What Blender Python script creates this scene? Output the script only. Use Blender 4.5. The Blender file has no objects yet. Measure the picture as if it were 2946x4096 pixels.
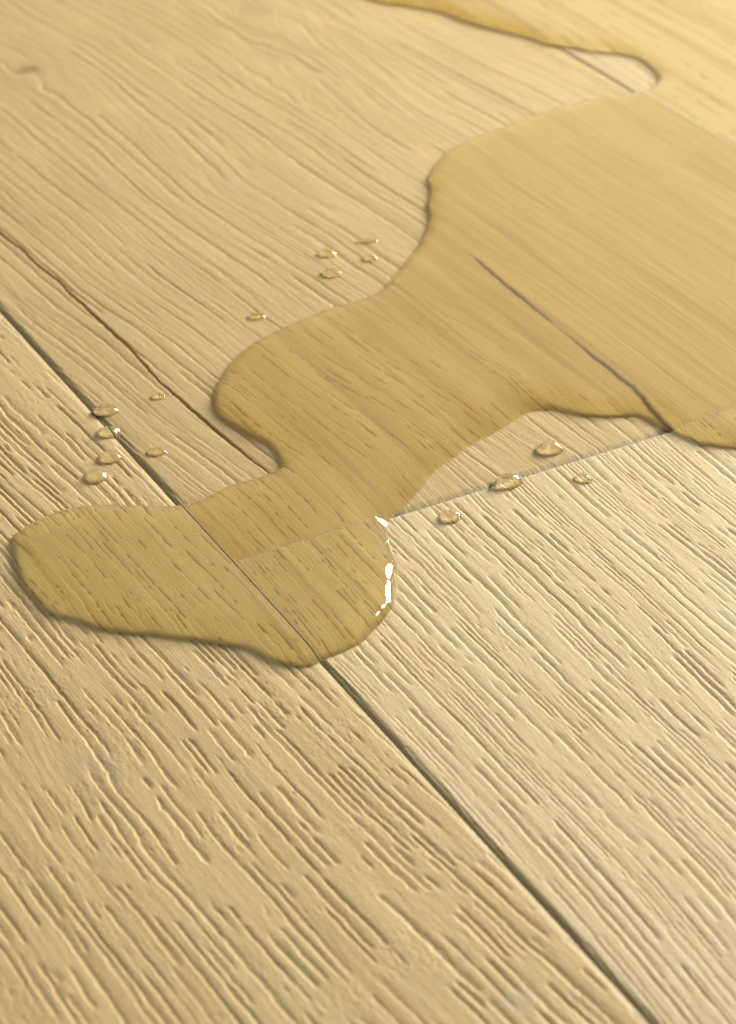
import bpy, math, random
import numpy as np

# ------------------------------------------------------------------ camera
# world X runs across the boards, Y along them, 1 unit = 1 m (helper data below is in mm)
sc = bpy.context.scene
MM = 0.001
PITCH, YAW, DIST = 32.97, 29.36, 0.450
cd = bpy.data.cameras.new('camera'); cam = bpy.data.objects.new('camera', cd)
sc.collection.objects.link(cam); sc.camera = cam
hz = DIST*math.cos(math.radians(PITCH))
cam.location = (-hz*math.sin(math.radians(YAW)), -hz*math.cos(math.radians(YAW)), DIST*math.sin(math.radians(PITCH)))
cam.rotation_euler = (math.radians(90-PITCH), 0, -math.radians(YAW))
cd.sensor_fit = 'HORIZONTAL'; cd.sensor_width = 24.0; cd.lens = 76.75
cd.clip_start = 0.01; cd.clip_end = 50
cd.dof.use_dof = True; cd.dof.focus_distance = 0.438; cd.dof.aperture_fstop = 24
cd.dof.aperture_blades = 0

# ------------------------------------------------------------------ world and lamps
w = bpy.data.worlds.new('World'); sc.world = w; w.use_nodes = True
nt = w.node_tree; nt.nodes.clear()
out = nt.nodes.new('ShaderNodeOutputWorld'); bg = nt.nodes.new('ShaderNodeBackground')
tc = nt.nodes.new('ShaderNodeTexCoord'); dp = nt.nodes.new('ShaderNodeVectorMath'); dp.operation = 'DOT_PRODUCT'
# a pale studio wall behind and to the right, the rest of the room dimmer
az = math.radians(YAW+28)
dp.inputs[1].default_value = (math.sin(az)*math.cos(.35), math.cos(az)*math.cos(.35), math.sin(.35))
cr = nt.nodes.new('ShaderNodeValToRGB')
cr.color_ramp.interpolation = 'EASE'
cr.color_ramp.elements[0].position = 0.70; cr.color_ramp.elements[0].color = (.27, .268, .235, 1)
cr.color_ramp.elements[1].position = 1.0; cr.color_ramp.elements[1].color = (2.1, 2.0, 1.75, 1)
nt.links.new(tc.outputs['Generated'], dp.inputs[0]); nt.links.new(dp.outputs['Value'], cr.inputs[0])
nt.links.new(cr.outputs[0], bg.inputs[0]); nt.links.new(bg.outputs[0], out.inputs[0])
bg.inputs[1].default_value = 0.62

def area(name, azimuth, elev, dist, sx, sy, power, col):
    l = bpy.data.lights.new(name, 'AREA'); l.shape = 'RECTANGLE'; l.size = sx; l.size_y = sy
    l.energy = power; l.color = col
    o = bpy.data.objects.new(name, l); sc.collection.objects.link(o)
    a, e = math.radians(YAW+azimuth), math.radians(elev)
    o.location = (dist*math.cos(e)*math.sin(a), dist*math.cos(e)*math.cos(a), dist*math.sin(e))
    import mathutils
    o.rotation_euler = mathutils.Vector(o.location).to_track_quat('Z', 'Y').to_euler()
    return o
key = area('softbox', 42, 22, 1.25, 0.46, 0.42, 37, (1.0, .96, .84))

key.data.cycles.is_caustics_light = False

sc.view_settings.view_transform = 'Standard'; sc.view_settings.look = 'None'
sc.view_settings.exposure = 0.0; sc.view_settings.gamma = 1.0
sc.cycles.use_denoising = True; sc.cycles.use_adaptive_sampling = False
sc.cycles.max_bounces = 10; sc.cycles.transmission_bounces = 8; sc.cycles.glossy_bounces = 4
sc.cycles.caustics_refractive = True; sc.cycles.caustics_reflective = False
sc.cycles.sample_clamp_indirect = 0.0; sc.cycles.use_guiding = True; sc.cycles.guiding_training_samples = 64; sc.cycles.blur_glossy = 0.3

# ------------------------------------------------------------------ numpy noise
_rs = np.random.RandomState(7)
_T = _rs.rand(512, 512).astype(np.float32)*2-1
_P = _rs.rand(4096).astype(np.float32)

_A = _rs.rand(512, 512)*2*math.pi
_GX = np.cos(_A).astype(np.float32); _GY = np.sin(_A).astype(np.float32)

def vn(x, y, s=0):                         # gradient noise, about -1 .. 1
    x = x+np.float32(s*37.73); y = y+np.float32(s*91.17)
    fx = np.floor(x); fy = np.floor(y)
    tx = (x-fx).astype(np.float32); ty = (y-fy).astype(np.float32)
    ix = fx.astype(np.int32) & 511; iy = fy.astype(np.int32) & 511; jx = (ix+1) & 511; jy = (iy+1) & 511
    wx = tx*tx*tx*(tx*(tx*6-15)+10); wy = ty*ty*ty*(ty*(ty*6-15)+10)
    a = _GX[iy, ix]*tx+_GY[iy, ix]*ty; b = _GX[iy, jx]*(tx-1)+_GY[iy, jx]*ty
    c = _GX[jy, ix]*tx+_GY[jy, ix]*(ty-1); d = _GX[jy, jx]*(tx-1)+_GY[jy, jx]*(ty-1)
    p = a+(b-a)*wx; q = c+(d-c)*wx
    return (p+(q-p)*wy)*1.55

def rown(i, y, s=0):                       # independent 1-D noise per integer row i
    fy = np.floor(y); ty = (y-fy).astype(np.float32); iy = fy.astype(np.int32)
    ty = ty*ty*(3-2*ty); r = (i*71+s*13+int(s)*29) & 511
    a = _T[r, iy & 511]; b = _T[r, (iy+1) & 511]
    return a+(b-a)*ty

def sstep(a, b, x):
    t = np.clip((x-a)/(b-a), 0, 1); return t*t*(3-2*t)

# ------------------------------------------------------------------ puddle outline on the floor (mm)
OUT = [(-63.3, 24.0), (-65.3, 18.0), (-66.4, 12.9), (-66.8, 7.3), (-66.6, 0.4), (-64.9, -3.4), (-63.1, -5.3), (-60.1, -10.4), (-54.2, -15.6), (-49.0, -19.6), (-44.2, -24.2), (-40.6, -27.7), (-38.5, -32.3), (-36.0, -35.9), (-32.7, -38.1), (-30.7, -37.7), (-26.9, -37.3), (-21.8, -36.3), (-15.7, -32.7), (-12.2, -30.1), (-9.7, -27.4), (-6.6, -22.4), (-4.3, -18.6), (-3.2, -15.0), (-2.1, -12.1), (-0.9, -9.3), (0.5, -6.0), (2.9, -4.0), (6.1, -2.3), (9.3, -0.3), (13.4, 2.4), (18.9, 6.6), (24.4, 8.7), (29.6, 11.3), (35.2, 12.6), (42.0, 14.8), (46.1, 16.2), (49.2, 15.9), (52.0, 14.4), (54.1, 11.7), (57.5, 8.6), (61.5, 6.1), (65.6, 4.0), (66.5, 0.6), (67.2, -2.4), (67.7, -3.9), (68.7, -7.3), (69.9, -11.0), (72.8, -13.8), (75.3, -15.8), (80.5, -19.1), (96.3, -20.8), (131.8, -6.7), (209.2, 83.6), (267.0, 181.0), (268.5, 249.4), (223.6, 284.7), (168.6, 281.4), (140.4, 256.6), (132.6, 239.7), (135.6, 230.6), (140.8, 224.1), (145.7, 216.0), (147.7, 207.0), (153.1, 195.4), (156.2, 188.6), (158.6, 180.8), (163.1, 176.4), (166.7, 170.7), (172.8, 165.4), (174.7, 160.6), (173.7, 152.8), (171.7, 147.9), (166.7, 142.9), (162.2, 141.7), (156.0, 142.0), (148.4, 143.6), (138.3, 143.2), (128.0, 142.3), (117.6, 139.9), (107.0, 137.9), (97.3, 134.0), (90.7, 128.4), (86.0, 123.6), (82.6, 116.7), (78.5, 111.2), (75.4, 105.0), (71.1, 99.1), (66.4, 93.7), (61.7, 89.7), (55.8, 84.7), (48.1, 78.9), (42.8, 76.2), (38.5, 75.7), (30.4, 75.4), (22.8, 73.7), (14.8, 71.1), (10.3, 69.8), (4.9, 66.5), (-1.5, 60.1), (-6.5, 54.2), (-8.4, 50.0), (-8.9, 45.1), (-8.1, 40.6), (-7.0, 35.9), (-5.4, 31.0), (-5.8, 27.3), (-7.0, 23.4), (-9.3, 21.5), (-13.5, 21.0), (-17.4, 21.1), (-21.5, 20.8), (-25.4, 19.6), (-28.6, 19.2), (-31.6, 19.8), (-38.0, 23.4), (-43.6, 26.9), (-47.1, 28.5), (-51.2, 28.8), (-54.5, 28.5), (-58.7, 27.3), (-61.3, 26.0)]

def spline(pts, n=3):
    P = np.array(pts, np.float64); N = len(P); r = []
    for i in range(N):
        p0, p1, p2, p3 = P[i-1], P[i], P[(i+1) % N], P[(i+2) % N]
        for k in range(n):
            t = k/n
            r.append(.5*((2*p1)+(-p0+p2)*t+(2*p0-5*p1+4*p2-p3)*t*t+(-p0+3*p1-3*p2+p3)*t**3))
    return np.array(r, np.float32)

PUD = spline(OUT)

def sdf(px, py, poly):                      # > 0 inside
    n = px.size; best = np.full(n, 1e9, np.float32); ins = np.zeros(n, bool)
    A = poly; B = np.roll(poly, -1, 0)
    for (ax, ay), (bx, by) in zip(A, B):
        ex, ey = bx-ax, by-ay
        wx, wy = px-ax, py-ay
        t = np.clip((wx*ex+wy*ey)/(ex*ex+ey*ey+1e-12), 0, 1)
        dx, dy = wx-ex*t, wy-ey*t
        np.minimum(best, dx*dx+dy*dy, out=best)
        c = ((ay > py) != (by > py))
        if c.any():
            ins ^= c & (px < (bx-ax)*(py-ay)/(by-ay+1e-12)+ax)
    d = np.sqrt(best); return np.where(ins, d, -d)

# coarse field for the wet mask on the wood
GX0, GY0, GS = -90., -60., 1.0
gxx, gyy = np.meshgrid(np.arange(GX0, 290, GS, dtype=np.float32), np.arange(GY0, 310, GS, dtype=np.float32))
WET = sdf(gxx.ravel(), gyy.ravel(), PUD).reshape(gxx.shape)

def wetf(u, v):
    x = np.clip((u-GX0)/GS, 0, WET.shape[1]-1.001); y = np.clip((v-GY0)/GS, 0, WET.shape[0]-1.001)
    ix = x.astype(np.int32); iy = y.astype(np.int32); tx = x-ix; ty = y-iy
    a = WET[iy, ix]*(1-tx)+WET[iy, ix+1]*tx; b = WET[iy+1, ix]*(1-tx)+WET[iy+1, ix+1]*tx
    return a*(1-ty)+b*ty

# beads: position (mm), radii, turn, height, label, seed
HR = -math.radians(YAW)
DROP_TABLE = [
    ((45.3, 99.7), 2.1, 1.6, HR, 1.15, 'upper left drop of the four beside the middle of the puddle', 1),
    ((41.3, 90.3), 2.3, 1.8, HR, 1.15, 'lowest and largest drop of the four beside the middle of the puddle', 2),
    ((52.7, 92.7), 1.8, 1.3, HR, .95, 'small round drop right of the four, nearest the puddle rim', 3),
    ((56.4, 100.9), 2.6, 1.1, HR+.15, .70, 'flat elongated drop, farthest of the four beside the middle of the puddle', 4),
    ((17.2, 80.4), 1.8, 1.5, HR, .85, 'lone drop just above the left bulge of the puddle', 5),
    ((-16.4, 59.4), 1.7, 1.3, HR, .75, 'small drop on the dark split, uppermost at left', 6),
    ((-28.2, 59.3), 2.6, 2.0, HR+.1, 1.35, 'large drop right beside the long board seam, topmost of its column', 7),
    ((-31.2, 51.2), 2.3, 2.0, HR, 1.25, 'clear drop sitting across the long seam between two boards', 8),
    ((-35.0, 42.3), 2.3, 2.3, HR+.3, 1.3, 'plump drop just left of the seam, third in the column', 9),
    ((-40.2, 37.2), 2.3, 2.4, HR, 1.25, 'lowest drop of the column left of the seam', 10),
    ((-26.0, 39.6), 1.9, 1.5, HR+.1, .85, 'small flat drop alone right of the long seam', 11),
    ((42.8, 2.2), 2.7, 2.3, HR+.15, 1.6, 'round bright drop in the dry bay above the butt joint', 12),
    ((28.6, -4.2), 3.5, 2.2, HR+.50, 1.75, 'largest teardrop shaped drop lying across the butt joint', 13, .75),
    ((42.5, -10.3), 1.75, 1.5, HR, 1.05, 'small drop on the pale board, rightmost below the butt joint', 14),
    ((12.7, -9.3), 2.2, 1.9, HR, 1.3, 'drop below the butt joint, nearest the bright puddle edge', 15),
]
DROPS = [(a[0], a[1], a[2], a[3]) for a in DROP_TABLE]

# ------------------------------------------------------------------ node helper
def mat(name):
    m = bpy.data.materials.new(name); m.use_nodes = True; t = m.node_tree; t.nodes.clear()
    o = t.nodes.new('ShaderNodeOutputMaterial'); b = t.nodes.new('ShaderNodeBsdfPrincipled')
    t.links.new(b.outputs[0], o.inputs[0]); return m, t, b

def wood_mat(name, pale, deep, wetpale, wetdeep, seed, grey=.35, FIG=.62, FCOL=(.56, .325, .075)):
    m, t, b = mat(name); N = t.nodes.new; L = t.links.new
    tcn = N('ShaderNodeTexCoord'); geo = tcn.outputs['Object']
    def mapping(sx, sy, sz, off):
        mp = N('ShaderNodeMapping'); mp.inputs['Scale'].default_value = (sx, sy, sz)
        mp.inputs['Location'].default_value = (off, off*1.7, off*.3); L(geo, mp.inputs[0]); return mp.outputs[0]
    def noise(sx, sy, scale, det, off, rough=.55):
        n = N('ShaderNodeTexNoise'); n.inputs['Scale'].default_value = scale; n.inputs['Detail'].default_value = det
        n.inputs['Roughness'].default_value = rough
        L(mapping(sx, sy, 1, off), n.inputs['Vector']); return n.outputs['Fac']
    def mix(f, a, c, mode='MIX'):
        x = N('ShaderNodeMix'); x.data_type = 'RGBA'; x.blend_type = mode
        for s, val in ((0, f), (6, a), (7, c)):
            if hasattr(val, 'is_linked') or hasattr(val, 'links'): L(val, x.inputs[s])
            else: x.inputs[s].default_value = val if s == 0 else (*val, 1)
        return x.outputs[2]
    def rng(src, a, c, lo=0., hi=1.):
        r = N('ShaderNodeMapRange'); r.inputs[1].default_value = a; r.inputs[2].default_value = c
        r.inputs[3].default_value = lo; r.inputs[4].default_value = hi; L(src, r.inputs[0]); return r.outputs[0]
    def mul(a, c, op='MULTIPLY'):
        x = N('ShaderNodeMath'); x.operation = op
        for s, val in ((0, a), (1, c)):
            if isinstance(val, (int, float)): x.inputs[s].default_value = val
            else: L(val, x.inputs[s])
        return x.outputs[0]
    at = N('ShaderNodeAttribute'); at.attribute_name = 'grain'
    sp = N('ShaderNodeSeparateColor'); L(at.outputs['Color'], sp.inputs[0])
    pore, wet, crack = sp.outputs[0], sp.outputs[1], sp.outputs[2]
    at2 = N('ShaderNodeAttribute'); at2.attribute_name = 'wear'
    sp2 = N('ShaderNodeSeparateColor'); L(at2.outputs['Color'], sp2.inputs[0])
    patch, bevel, fleck = sp2.outputs[0], sp2.outputs[1], sp2.outputs[2]
    bevdry = rng(wet, 0., 1., 1., .25)
    broad = rng(noise(1, .30, 60, 3, seed), .3, .7)
    streak = rng(noise(1, .045, 900, 3, seed+3), .3, .7)
    fine = noise(1, .16, 3000, 2, seed+5, .7)
    dry = mix(mul(mul(broad, .6), mul(streak, .35), 'ADD'), pale, deep)
    dry = mix(mul(rng(fine, .3, .75), .5), dry, tuple(c*.72 for c in deep), 'MIX')
    mott = rng(noise(1, .45, 75, 4, seed+25, .6), .48, .68)
    dry = mix(mul(mott, .24), dry, (.67, .46, .22))
    dry = mix(mul(patch, grey), dry, (.47, .40, .27))
    dry = mix(mul(pore, .42), dry, (.42, .25, .12))
    wt = mix(mul(mul(broad, .5), mul(streak, .6), 'ADD'), wetpale, wetdeep)
    wt = mix(mul(patch, .22), wt, (.36, .29, .15))
    figure = rng(noise(1, .028, 150, 5, seed+21, .62), .42, .60)
    wt = mix(mul(figure, FIG), wt, FCOL)
    dry = mix(mul(figure, .26), dry, (.52, .36, .16))
    lines = rng(noise(1, .022, 380, 3, seed+9), .55, .68)
    dry = mix(mul(lines, .32), dry, (.47, .32, .155))
    wt = mix(mul(lines, .55), wt, (.44, .258, .064))
    wt = mix(mul(rng(fine, .35, .75), .22), wt, tuple(c*.75 for c in wetdeep))
    wt = mix(mul(pore, .95), wt, (.33, .155, .026))
    col = mix(wet, dry, wt)
    col = mix(mul(mul(bevel, .4), bevdry), col, (.40, .33, .19))
    col = mix(fleck, col, (.85, .80, .68))
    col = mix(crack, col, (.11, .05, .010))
    speck = rng(noise(1, .8, 5200, 1, seed+17, .5), .3, .7, .85, 1.15)
    hs = N('ShaderNodeHueSaturation'); L(col, hs.inputs['Color']); L(speck, hs.inputs['Value'])
    L(hs.outputs[0], b.inputs['Base Color'])
    L(rng(fine, .2, .8, .50, .68), b.inputs['Roughness'])
    b.inputs['Specular IOR Level'].default_value = .28
    bp = N('ShaderNodeBump'); bp.inputs['Strength'].default_value = .8; bp.inputs['Distance'].default_value = .00010
    gr = noise(1, .07, 3200, 3, seed+11, .65); g2 = noise(1, .6, 5200, 2, seed+13, .6)
    L(mul(mul(gr, .75), mul(g2, .5), 'ADD'), bp.inputs['Height']); L(bp.outputs[0], b.inputs['Normal'])
    return m

# ------------------------------------------------------------------ meshes from numpy
def grid_mesh(name, X, Y, Z, material, keep=None, cols=None, skirt=None):
    """rectilinear grid (rows x columns, mm); optional skirt down to z = skirt"""
    R, Cn = X.shape; idx = np.arange(R*Cn).reshape(R, Cn)
    co = np.stack([X, Y, Z], -1).reshape(-1, 3).astype(np.float32)*MM
    q = np.stack([idx[:-1, :-1], idx[:-1, 1:], idx[1:, 1:], idx[1:, :-1]], -1).reshape(-1, 4)
    if keep is not None: q = q[keep.ravel()]
    if skirt is not None:
        n = R*Cn; ring = np.concatenate([idx[0, :], idx[1:, -1], idx[-1, -2::-1], idx[-2:0:-1, 0]])
        low = co[ring].copy(); low[:, 2] = skirt*MM
        k = len(ring); li = n+np.arange(k); nx = np.roll(np.arange(k), -1)
        side = np.stack([li+k, li, li[nx], li[nx]+k], -1)
        co = np.concatenate([co, low, co[ring]]); q = np.concatenate([q, side])
    me = bpy.data.meshes.new(name)
    me.vertices.add(len(co)); me.vertices.foreach_set('co', co.ravel())
    me.loops.add(q.size); me.loops.foreach_set('vertex_index', q.astype(np.int32).ravel())
    me.polygons.add(len(q)); me.polygons.foreach_set('loop_start', np.arange(0, q.size, 4, dtype=np.int32))
    me.polygons.foreach_set('loop_total', np.full(len(q), 4, np.int32))
    me.update(calc_edges=True)
    me.shade_smooth()
    if cols:
        for nm, c in cols.items():
            a = me.color_attributes.new(nm, 'BYTE_COLOR', 'POINT')
            full = np.zeros((len(co), 4), np.float32); full[:, 3] = 1; full[:R*Cn, :3] = c.reshape(-1, 3)
            if nm == 'grain': full[R*Cn:, 2] = .8      # side walls painted dark brown as the shade inside the seam gaps
            a.data.foreach_set('color', full.ravel())
    me.materials.append(material)
    o = bpy.data.objects.new(name, me); sc.collection.objects.link(o)
    return o

def axis(lo, hi, flo, fhi, step, grow=1.035, cap=2.5):
    flo = max(flo, lo); fhi = min(fhi, hi)
    a = list(np.linspace(flo, fhi, int(round((fhi-flo)/step))+1))
    s = step; x = fhi
    while x < hi-1e-6: s = min(s*grow, cap); x = min(x+s, hi); a.append(x)
    s = step; x = flo; b = []
    while x > lo+1e-6: s = min(s*grow, cap); x = max(x-s, lo); b.append(x)
    return np.array(b[::-1]+a, np.float32)

def tag(o, label, cat, group=None):
    o['label'] = label; o['category'] = cat
    if group: o['group'] = group
    return o

# ------------------------------------------------------------------ the brushed oak relief
def rings(seed, lo, hi, style):
    r = np.random.RandomState(seed); x = lo; L = []; D = []; Wd = []
    while x < hi:
        if style == 'bands':
            for _ in range(r.randint(2, 5)):
                x += r.uniform(1.3, 2.5); L.append(x); D.append(r.uniform(.16, .30)); Wd.append(r.uniform(.18, .30))
            for _ in range(r.randint(3, 8)):
                x += r.uniform(.75, 1.15); L.append(x); D.append(r.uniform(.10, .18)); Wd.append(r.uniform(.14, .20))
        elif style == 'dashes':
            x += r.uniform(1.15, 2.5); L.append(x); D.append(r.uniform(.18, .36)); Wd.append(r.uniform(.19, .31))
        elif style == 'long':
            x += r.uniform(1.8, 3.8); L.append(x); D.append(r.uniform(.10, .30)); Wd.append(r.uniform(.18, .34))
            if r.rand() < .3:
                for _ in range(r.randint(2, 4)):
                    x += r.uniform(.8, 1.3); L.append(x); D.append(r.uniform(.08, .18)); Wd.append(r.uniform(.18, .26))
        else:
            x += r.uniform(2.0, 4.5); L.append(x); D.append(r.uniform(.08, .16)); Wd.append(r.uniform(.25, .40))
    return [np.array(a, np.float32) for a in (L, D, Wd)]

def relief(u, v, P):
    """height (mm) and masks of a board's face at u, v"""
    s = P['seed']
    W = P['a1']*vn(u/60, v/150, s)+P['a2']*vn(u/22, v/48, s+1)+P['a3']*vn(u/7, v/13, s+2)+P['tilt']*v
    for ku, kv, R, A in P.get('knots', []):
        du = u-ku; dv = v-kv; g = np.exp(-(du*du/(2*R*R)+dv*dv/(2*(2.1*R)**2)))
        W = W-A*du*g+.45*A*R*g*vn(u/6, v/12, s+5)
    x = u+W
    L, D, Wd = P['rings']
    i = np.clip(np.searchsorted(L, x), 1, len(L)-1).astype(np.int32)
    jag = .07*vn(x/.9, v/1.25, s+3)+.045*vn(x/.5, v/.5, s+4)+.16*vn(x/3, v/7, s+6)
    patch = .8*sstep(P.get('pt', .35), P.get('pt', .35)+.45, vn(u/9, v/16, s+8)+.45*vn(u/3.5, v/5, s+9))
    torn = sstep(.15, .5, vn(u/14, v/11, s+10)+.3*vn(u/4, v/4, s+11))*P.get('torn', 0)
    z = np.zeros_like(u); pore = np.zeros_like(u)
    gate = .30*vn(u/16, v/22, s+12)
    for k in (0, 1):
        j = i-k; d = x-L[j]+jag
        ln = P['dash']
        n = rown(j, v/ln, s)+.45*rown(j, v/(ln*.31), s+7)+gate-.55*patch
        m = sstep(P['thr']-.16, P['thr']+.34, n)
        wd = Wd[j]*(.70+.45*m)
        # torn steep edge on the left wall, long soft slope up to the next land
        d = d+np.where(d < 0, .13, .03)*rown(j, v/1.7, s+31)*(d < .4)+.05*rown(j, v/.6, s+32)
        a = np.where(d > 0, d/(wd*1.9), d/(wd*.80))
        g = np.where(d > 0, np.exp(-np.abs(a)**1.7), np.exp(-np.abs(a)**3.0))*m
        z = np.minimum(z, -D[j]*P['depth']*g)
        # brown open pores lie in the groove bottoms as short ticks
        pn = rown(j, v/5.0, s+20)+.5*rown(j, v/1.3, s+21)
        pore = np.maximum(pore, np.exp(-((d-.05)/(.11+.26*wd))**2)*sstep(.05, .6, m)*(.15+.85*sstep(-.1, .35, pn)))
        # the lip beside a groove is slightly raised and nibbled
        z = z+.035*np.exp(-((d+wd*1.9)/.35)**2)*m*(.5+.5*vn(x, v/1.1, s+13))*P['depth']
    # small separate pits between the lines
    pit = sstep(.62, .85, vn(x/.55, v/2.6, s+14))*sstep(.0, .5, vn(u/8, v/12, s+15))*P.get('pits', .6)
    z = z-.10*pit; pore = np.maximum(pore, pit*.6)
    z = z+P.get('swell', .10)*vn(x/5, v/45, s+16)+.030*vn(x/1.3, v/14, s+17)+.014*vn(x/.45, v/5, s+18)
    z = z+torn*(.06*vn(u/1.0, v/2.2, s+19)+.06*vn(u/.55, v/.8, s+22)-.02)+.012*vn(u/.5, v/.6, s+23)
    z = z+.05*patch*vn(u/2, v/3, s+24)*P.get('torn', 0)
    crack = np.zeros_like(u)
    for pts, wdt, dep, strength in P.get('cracks', []):
        vv = np.array([p[1] for p in pts]); uu = np.array([p[0] for p in pts]); ww = np.array([p[2] for p in pts])
        o = np.argsort(vv); cu = np.interp(v, vv[o], uu[o]).astype(np.float32); cw = np.interp(v, vv[o], ww[o], left=0, right=0).astype(np.float32)
        d = u-cu+.14*vn(u*0+3, v/2.2, s+25)+.10*vn(u/.6, v/.7, s+26)+.3*vn(u*0+1, v/9, s+30)
        g = np.exp(-np.abs(d/(wdt*np.maximum(cw, .05)))**2.5)*np.minimum(cw*1.4, 1)*(cw > .01)
        z = np.minimum(z, z*(1-g)-dep*g); crack = np.maximum(crack, g*strength)
    for su, sv, ru, rv, k_ in P.get('spots', []):
        g = np.exp(-((u-su+.8*vn(u/3, v/4, s+33))/ru)**2-((v-sv)/rv)**2); crack = np.maximum(crack, k_*g)
    if 'porefade' in P: pore = pore*(1-.75*sstep(P['porefade'], P['porefade']+45, u+.35*v))
    return z, pore, patch, crack

def board(name, u0, u1, v0, v1, P, material, fu, fv, step, bl, br, bn, bf):
    """bl/br/bn/bf: (width, depth) of the bevels on the left, right, near and far edge"""
    ua = axis(u0, u1, fu[0], fu[1], step[0]); va = axis(v0, v1, fv[0], fv[1], step[1])
    # extra rows hugging the edges so that the bevels are crisp
    U, V = np.meshgrid(ua, va)
    z, pore, patch, crack = relief(U, V, P)
    wet = sstep(-.25, .35, wetf(U, V)+.12*vn(U/.8, V/1.5, 90))
    for (du, dv), rx, ry, rot in DROPS:
        c_, s_ = math.cos(rot), math.sin(rot)
        near = (np.abs(ua-du) < 5).nonzero()[0]; nv = (np.abs(va-dv) < 5).nonzero()[0]
        if len(near) and len(nv):
            sl = np.ix_(nv, near); xx = U[sl]-du; yy = V[sl]-dv
            q = np.sqrt(((xx*c_+yy*s_)/rx)**2+((-xx*s_+yy*c_)/ry)**2)
            wet[sl] = np.maximum(wet[sl], .46*(1-sstep(.92, 1.06, q)))
    bev = np.zeros_like(U); fleck = np.zeros_like(U)
    s = P['seed']
    # fibres swell and lie down under the water
    under = np.maximum(sstep(-.4, 2.2, wetf(U, V)), sstep(.15, .36, wet))
    z = z*(1-.78*under)
    for dist, (bw, bd), kind in ((U-u0, bl, 'l'), (u1-U, br, 'r'), (V-v0, bn, 'n'), (v1-V, bf, 'f')):
        if bw <= 0: continue
        wob = bw*(1+.10*vn(U/9, V/9, s+40)+.05*vn(U/2, V/2, s+41))
        t = np.clip(dist/wob, 0, 1)
        prof = bd*(1-t)**1.5*(1-.85*under)
        keep = sstep(.0, .9, t)
        z = z*np.where(t < 1, .25+.75*keep, 1)-prof
        pore = pore*(.35+.65*keep); patch = patch*keep
        bev = np.maximum(bev, sstep(0, .45, 1-t))
        if kind in 'nf':            # saw marks along the grain on the end bevel
            z = z-.035*(t < .95)*(vn(U/.28, V/3, s+42))*(1-t)
        fl = (dist < (.30 if kind == 'f' else .16))*(vn(U/.5, V/.5, s+43) > (.05 if kind == 'f' else .48))
        if kind in 'fr' or kind == 'n': fleck = np.maximum(fleck, fl*.8*(1-.75*under))
        z = z+np.where(fl > 0, .05, 0)+(dist < .3)*.05*vn(U/.4, V/.4, s+44)
    # byte colours are stored through sRGB, so write linear numbers as they are
    g = np.stack([np.clip(pore, 0, 1), wet, np.clip(crack, 0, 1)], -1)
    wr = np.stack([np.clip(patch, 0, 1), bev, fleck], -1)
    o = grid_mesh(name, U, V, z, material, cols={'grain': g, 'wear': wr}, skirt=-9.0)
    return o

SA, SB, JV = -30.7, 160.6, -4.0          # seams and butt joint (mm)
m_near_right = wood_mat('pale_oak', (.75, .62, .385), (.66, .525, .30), (.75, .56, .20), (.68, .49, .15), 1.0)
m_near_left = wood_mat('knotty_oak', (.67, .525, .28), (.59, .44, .215), (.73, .535, .19), (.64, .45, .14), 21.0, .5, .3)
m_far = wood_mat('warm_oak', (.60, .452, .228), (.50, .365, .165), (.73, .508, .157), (.63, .42, .106), 41.0, .35, .66, (.54, .322, .064))
m_back = wood_mat('back_oak', (.60, .48, .28), (.50, .385, .20), (.80, .60, .26), (.74, .53, .20), 61.0)

GAP = .10
GB = .06
floorboards = []
P0 = dict(seed=11, a1=4, a2=1.0, a3=.22, tilt=.05, rings=rings(3, -320, 60, 'dashes'), dash=10., thr=-.20, depth=.70, torn=.6, pt=.42, swell=.06, pits=1.0,
          knots=[(-75, -55, 8, .22), (-44, 55, 6, .25)])
P0['rings'] = rings(3, -320, 60, 'dashes')
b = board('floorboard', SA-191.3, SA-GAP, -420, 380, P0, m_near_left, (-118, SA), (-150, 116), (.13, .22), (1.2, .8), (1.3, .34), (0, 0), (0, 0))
tag(b, 'knotty oak floorboard at lower left with deep dashed grooves and grey filler patches', 'floorboard', 'oak floorboards')
P1 = dict(seed=23, a1=4, a2=.9, a3=.16, tilt=-.03, rings=rings(8, -120, 280, 'bands'), dash=9., thr=-.42, depth=.74, swell=.04, pits=.4, pt=.75)
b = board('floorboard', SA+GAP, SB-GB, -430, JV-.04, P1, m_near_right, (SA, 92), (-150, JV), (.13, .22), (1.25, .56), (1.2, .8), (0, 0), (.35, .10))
tag(b, 'pale brushed oak floorboard at lower right with close straight grooves', 'floorboard', 'oak floorboards')
P2 = dict(seed=37, porefade=42, a1=6, a2=1.6, a3=.28, tilt=.06, rings=rings(15, -140, 320, 'long'), dash=26., thr=-.48, depth=.58, swell=.06, pits=.5, pt=.60,
          spots=[(27.5, 236, 3.0, 2.6, .55), (24, 234, 5, 5, .10), (100, 246, 4, 6, .16)],
          knots=[(27, 236, 9, .5), (100, 238, 9, .8), (84, 200, 9, .4)],
          cracks=[([(-16.2, 150, 1.0), (-14.1, 117, .9), (-13.0, 84, 1.0), (-13.4, 66, .55), (-12.4, 46.4, 1.0), (-11.4, 34, .8), (-10.3, 24, .5), (-10, 18, 0), (-17, 190, .4), (-18, 230, 0)], .36, .50, .15),
                  ([(72.6, 84, 0), (72.3, 77.2, .7), (71.6, 62, .75), (71.0, 47, .6), (70.8, 43, .12), (70.6, 39, .35), (70.4, 26, .9), (70.1, 13.5, 1.0), (68.4, -3.9, 1.1), (68.4, -5, 1.1)], .66, .35, .97)])
b = board('floorboard', SA+GAP, SB-GB, JV+.04, 480, P2, m_far, (SA, SB), (JV, 300), (.16, .27), (1.6, .62), (.9, .30), (2.1, .60), (0, 0))
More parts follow.
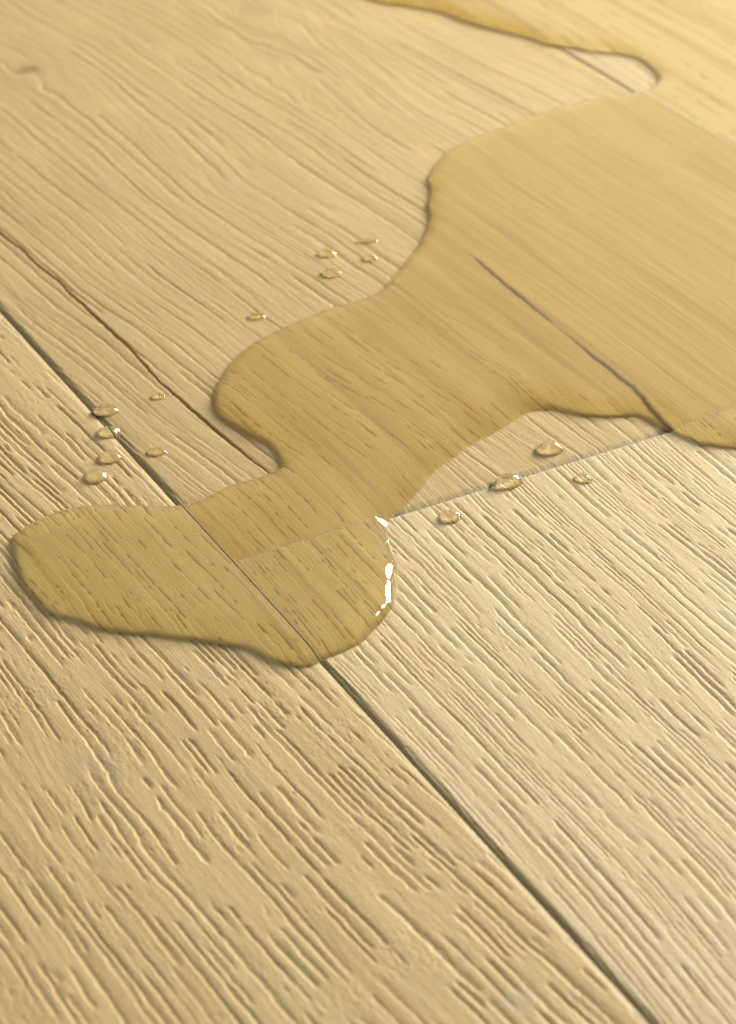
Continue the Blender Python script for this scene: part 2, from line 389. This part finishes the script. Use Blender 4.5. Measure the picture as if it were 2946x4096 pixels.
tag(b, 'long oak floorboard crossing the picture under most of the puddle, with a dark split', 'floorboard', 'oak floorboards')
P3 = dict(seed=53, a1=5, a2=1.6, a3=.3, tilt=.0, rings=rings(31, 60, 460, 'soft'), dash=20., thr=-.3, depth=.8, swell=.06, pits=.3, pt=.7)
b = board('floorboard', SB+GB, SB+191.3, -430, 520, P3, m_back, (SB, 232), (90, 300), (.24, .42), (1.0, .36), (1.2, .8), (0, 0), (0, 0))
tag(b, 'smooth pale oak floorboard at the far upper right corner, mostly under water', 'floorboard', 'oak floorboards')

# subfloor under the gaps
ms, t, bs = mat('subfloor_dark'); bs.inputs['Base Color'].default_value = (.05, .04, .025, 1); bs.inputs['Roughness'].default_value = .9
sx, sy = np.meshgrid(np.array([-230., 0, 360.], np.float32), np.array([-440., 0, 530.], np.float32))
so = grid_mesh('subfloor', sx, sy, np.full_like(sx, -9.2), ms, skirt=-20); so['kind'] = 'structure'

# ------------------------------------------------------------------ water
def water_mat(name, rough=0.0):
    m = bpy.data.materials.new(name); m.use_nodes = True; t = m.node_tree; t.nodes.clear()
    o = t.nodes.new('ShaderNodeOutputMaterial'); g = t.nodes.new('ShaderNodeBsdfGlass')
    g.inputs['IOR'].default_value = 1.333; g.inputs['Roughness'].default_value = rough
    g.inputs['Color'].default_value = (1, .995, .975, 1)
    t.links.new(g.outputs[0], o.inputs[0]); return m
mw = water_mat('water')

def closed_height(name, X, Y, Z, inside, bottom, material):
    """a closed body between the height field and z = bottom over the cells marked inside"""
    R, Cn = X.shape; idx = np.arange(R*Cn).reshape(R, Cn); n = R*Cn
    top = np.stack([idx[:-1, :-1], idx[:-1, 1:], idx[1:, 1:], idx[1:, :-1]], -1)
    tq = top[inside].reshape(-1, 4); bq = tq[:, ::-1]+n
    pad = np.pad(inside, 1)
    c = pad[1:-1, 1:-1]; sides = []
    for nb, a, b_ in ((pad[:-2, 1:-1], 0, 1), (pad[1:-1, 2:], 1, 2), (pad[2:, 1:-1], 2, 3), (pad[1:-1, :-2], 3, 0)):
        e = c & ~nb; q = top[e]
        sides.append(np.stack([q[:, b_], q[:, a], q[:, a]+n, q[:, b_]+n], -1))
    q = np.concatenate([tq, bq]+sides)
    co = np.concatenate([np.stack([X, Y, Z], -1).reshape(-1, 3), np.stack([X, Y, np.full_like(Z, bottom)], -1).reshape(-1, 3)]).astype(np.float32)*MM
    used = np.unique(q); rm = np.zeros(2*n, np.int64); rm[used] = np.arange(len(used)); q = rm[q]; co = co[used]
    me = bpy.data.meshes.new(name)
    me.vertices.add(len(co)); me.vertices.foreach_set('co', co.ravel())
    me.loops.add(q.size); me.loops.foreach_set('vertex_index', q.astype(np.int32).ravel())
    me.polygons.add(len(q)); me.polygons.foreach_set('loop_start', np.arange(0, q.size, 4, dtype=np.int32))
    me.polygons.foreach_set('loop_total', np.full(len(q), 4, np.int32))
    me.update(calc_edges=True); me.shade_smooth(); me.materials.append(material)
    o = bpy.data.objects.new(name, me); sc.collection.objects.link(o); return o

def rim(d, h0, lam):                       # height against distance inside the contact line
    return np.where(d > 0, h0*(1-np.exp(-np.maximum(d, 0)/lam)), d*(h0/lam))

ST = .36
X, Y = np.meshgrid(np.arange(-72, 276, ST, dtype=np.float32), np.arange(-44, 292, ST, dtype=np.float32))
d = sdf(X.ravel(), Y.ravel(), PUD).reshape(X.shape)
h0 = 2.25+.10*vn(X/40, Y/40, 72)
lam = 1.7*(1+.18*vn(X/9, Y/9, 73))
thin = np.exp(-(((X-27)*.86+(Y-8)*.5)/27)**4-((-(X-24)*.5+(Y-6)*.86)/8)**2)
lam = lam*(1+5.0*thin)
d = d+(.14*vn(X/5, Y/5, 70)+.06*vn(X/1.8, Y/3.0, 71)+.03*vn(X/.9, Y/1.3, 74))*(1-thin)
Z = rim(d, h0, lam)
ok = (d > -1.3); ins = ok[:-1, :-1] & ok[1:, :-1] & ok[:-1, 1:] & ok[1:, 1:]
pud = closed_height('water_puddle', X, Y, np.maximum(Z, -2.2), ins, -3.5, mw)
tag(pud, 'clear branching water puddle with a rounded rim lying over the oak boards', 'puddle')

def drop(pos, rx, ry, rot, h, label, seed, tear=0., lift=0.):
    """lens shaped bead: contact ellipse rx, ry (mm), height h"""
    r = np.random.RandomState(seed); ph = r.rand(4)*6.28
    NR, NA = 26, 72; vs = []; fs = []
    tvals = list(np.sin(np.linspace(0, math.pi/2, NR)))
    def outline(a):
        k = 1+.055*math.sin(2*a+ph[0])+.05*math.sin(3*a+ph[1])+.022*math.sin(5*a+ph[2])
        x = rx*k*math.cos(a); y = ry*k*math.sin(a)
        if tear: y *= 1-tear*max(0, -math.cos(a))**1.3; x *= 1+.22*tear*max(0, -math.cos(a))**3
        return x, y
    c, s = math.cos(rot), math.sin(rot)
    def put(x, y, z): vs.append(((pos[0]+x*c-y*s)*MM, (pos[1]+x*s+y*c)*MM, z*MM))
    rx *= 1.08; ry *= 1.08; h *= .90; put(0, 0, 1.15*h+lift)
    for i in range(1, NR):
        tt = tvals[i]
        # rounded cap, steep at the contact line
        ca = math.radians(56); zz = 1.15*h*(math.sqrt(1-(tt*math.sin(ca))**2)-math.cos(ca))/(1-math.cos(ca))
        for j in range(NA):
            x, y = outline(2*math.pi*j/NA); put(x*tt, y*tt, zz+lift)
    for zz in (-.5, -1.6):
        for j in range(NA):
            x, y = outline(2*math.pi*j/NA); put(x*1.0, y*1.0, zz)
    put(0, 0, -1.6)
    for j in range(NA): fs.append((0, 1+j, 1+(j+1) % NA))
    rows = NR+1
    for i in range(rows-1):
        for j in range(NA):
            a = 1+i*NA; b_ = a+NA; fs.append((a+j, b_+j, b_+(j+1) % NA, a+(j+1) % NA))
    last = len(vs)-1; a = 1+(rows-1)*NA
    for j in range(NA): fs.append((last, a+(j+1) % NA, a+j))
    me = bpy.data.meshes.new('water_drop'); me.from_pydata(vs, [], fs); me.update(); me.shade_smooth()
    me.materials.append(mw)
    o = bpy.data.objects.new('water_drop', me); sc.collection.objects.link(o)
    return tag(o, label, 'water drop', 'water drops beaded on the boards')

for a in DROP_TABLE:
    drop(*a)

for o in sc.objects:
    if o.type == 'MESH':
        if o.name.startswith('water'): o.cycles.is_caustics_caster = True
        else: o.cycles.is_caustics_receiver = True
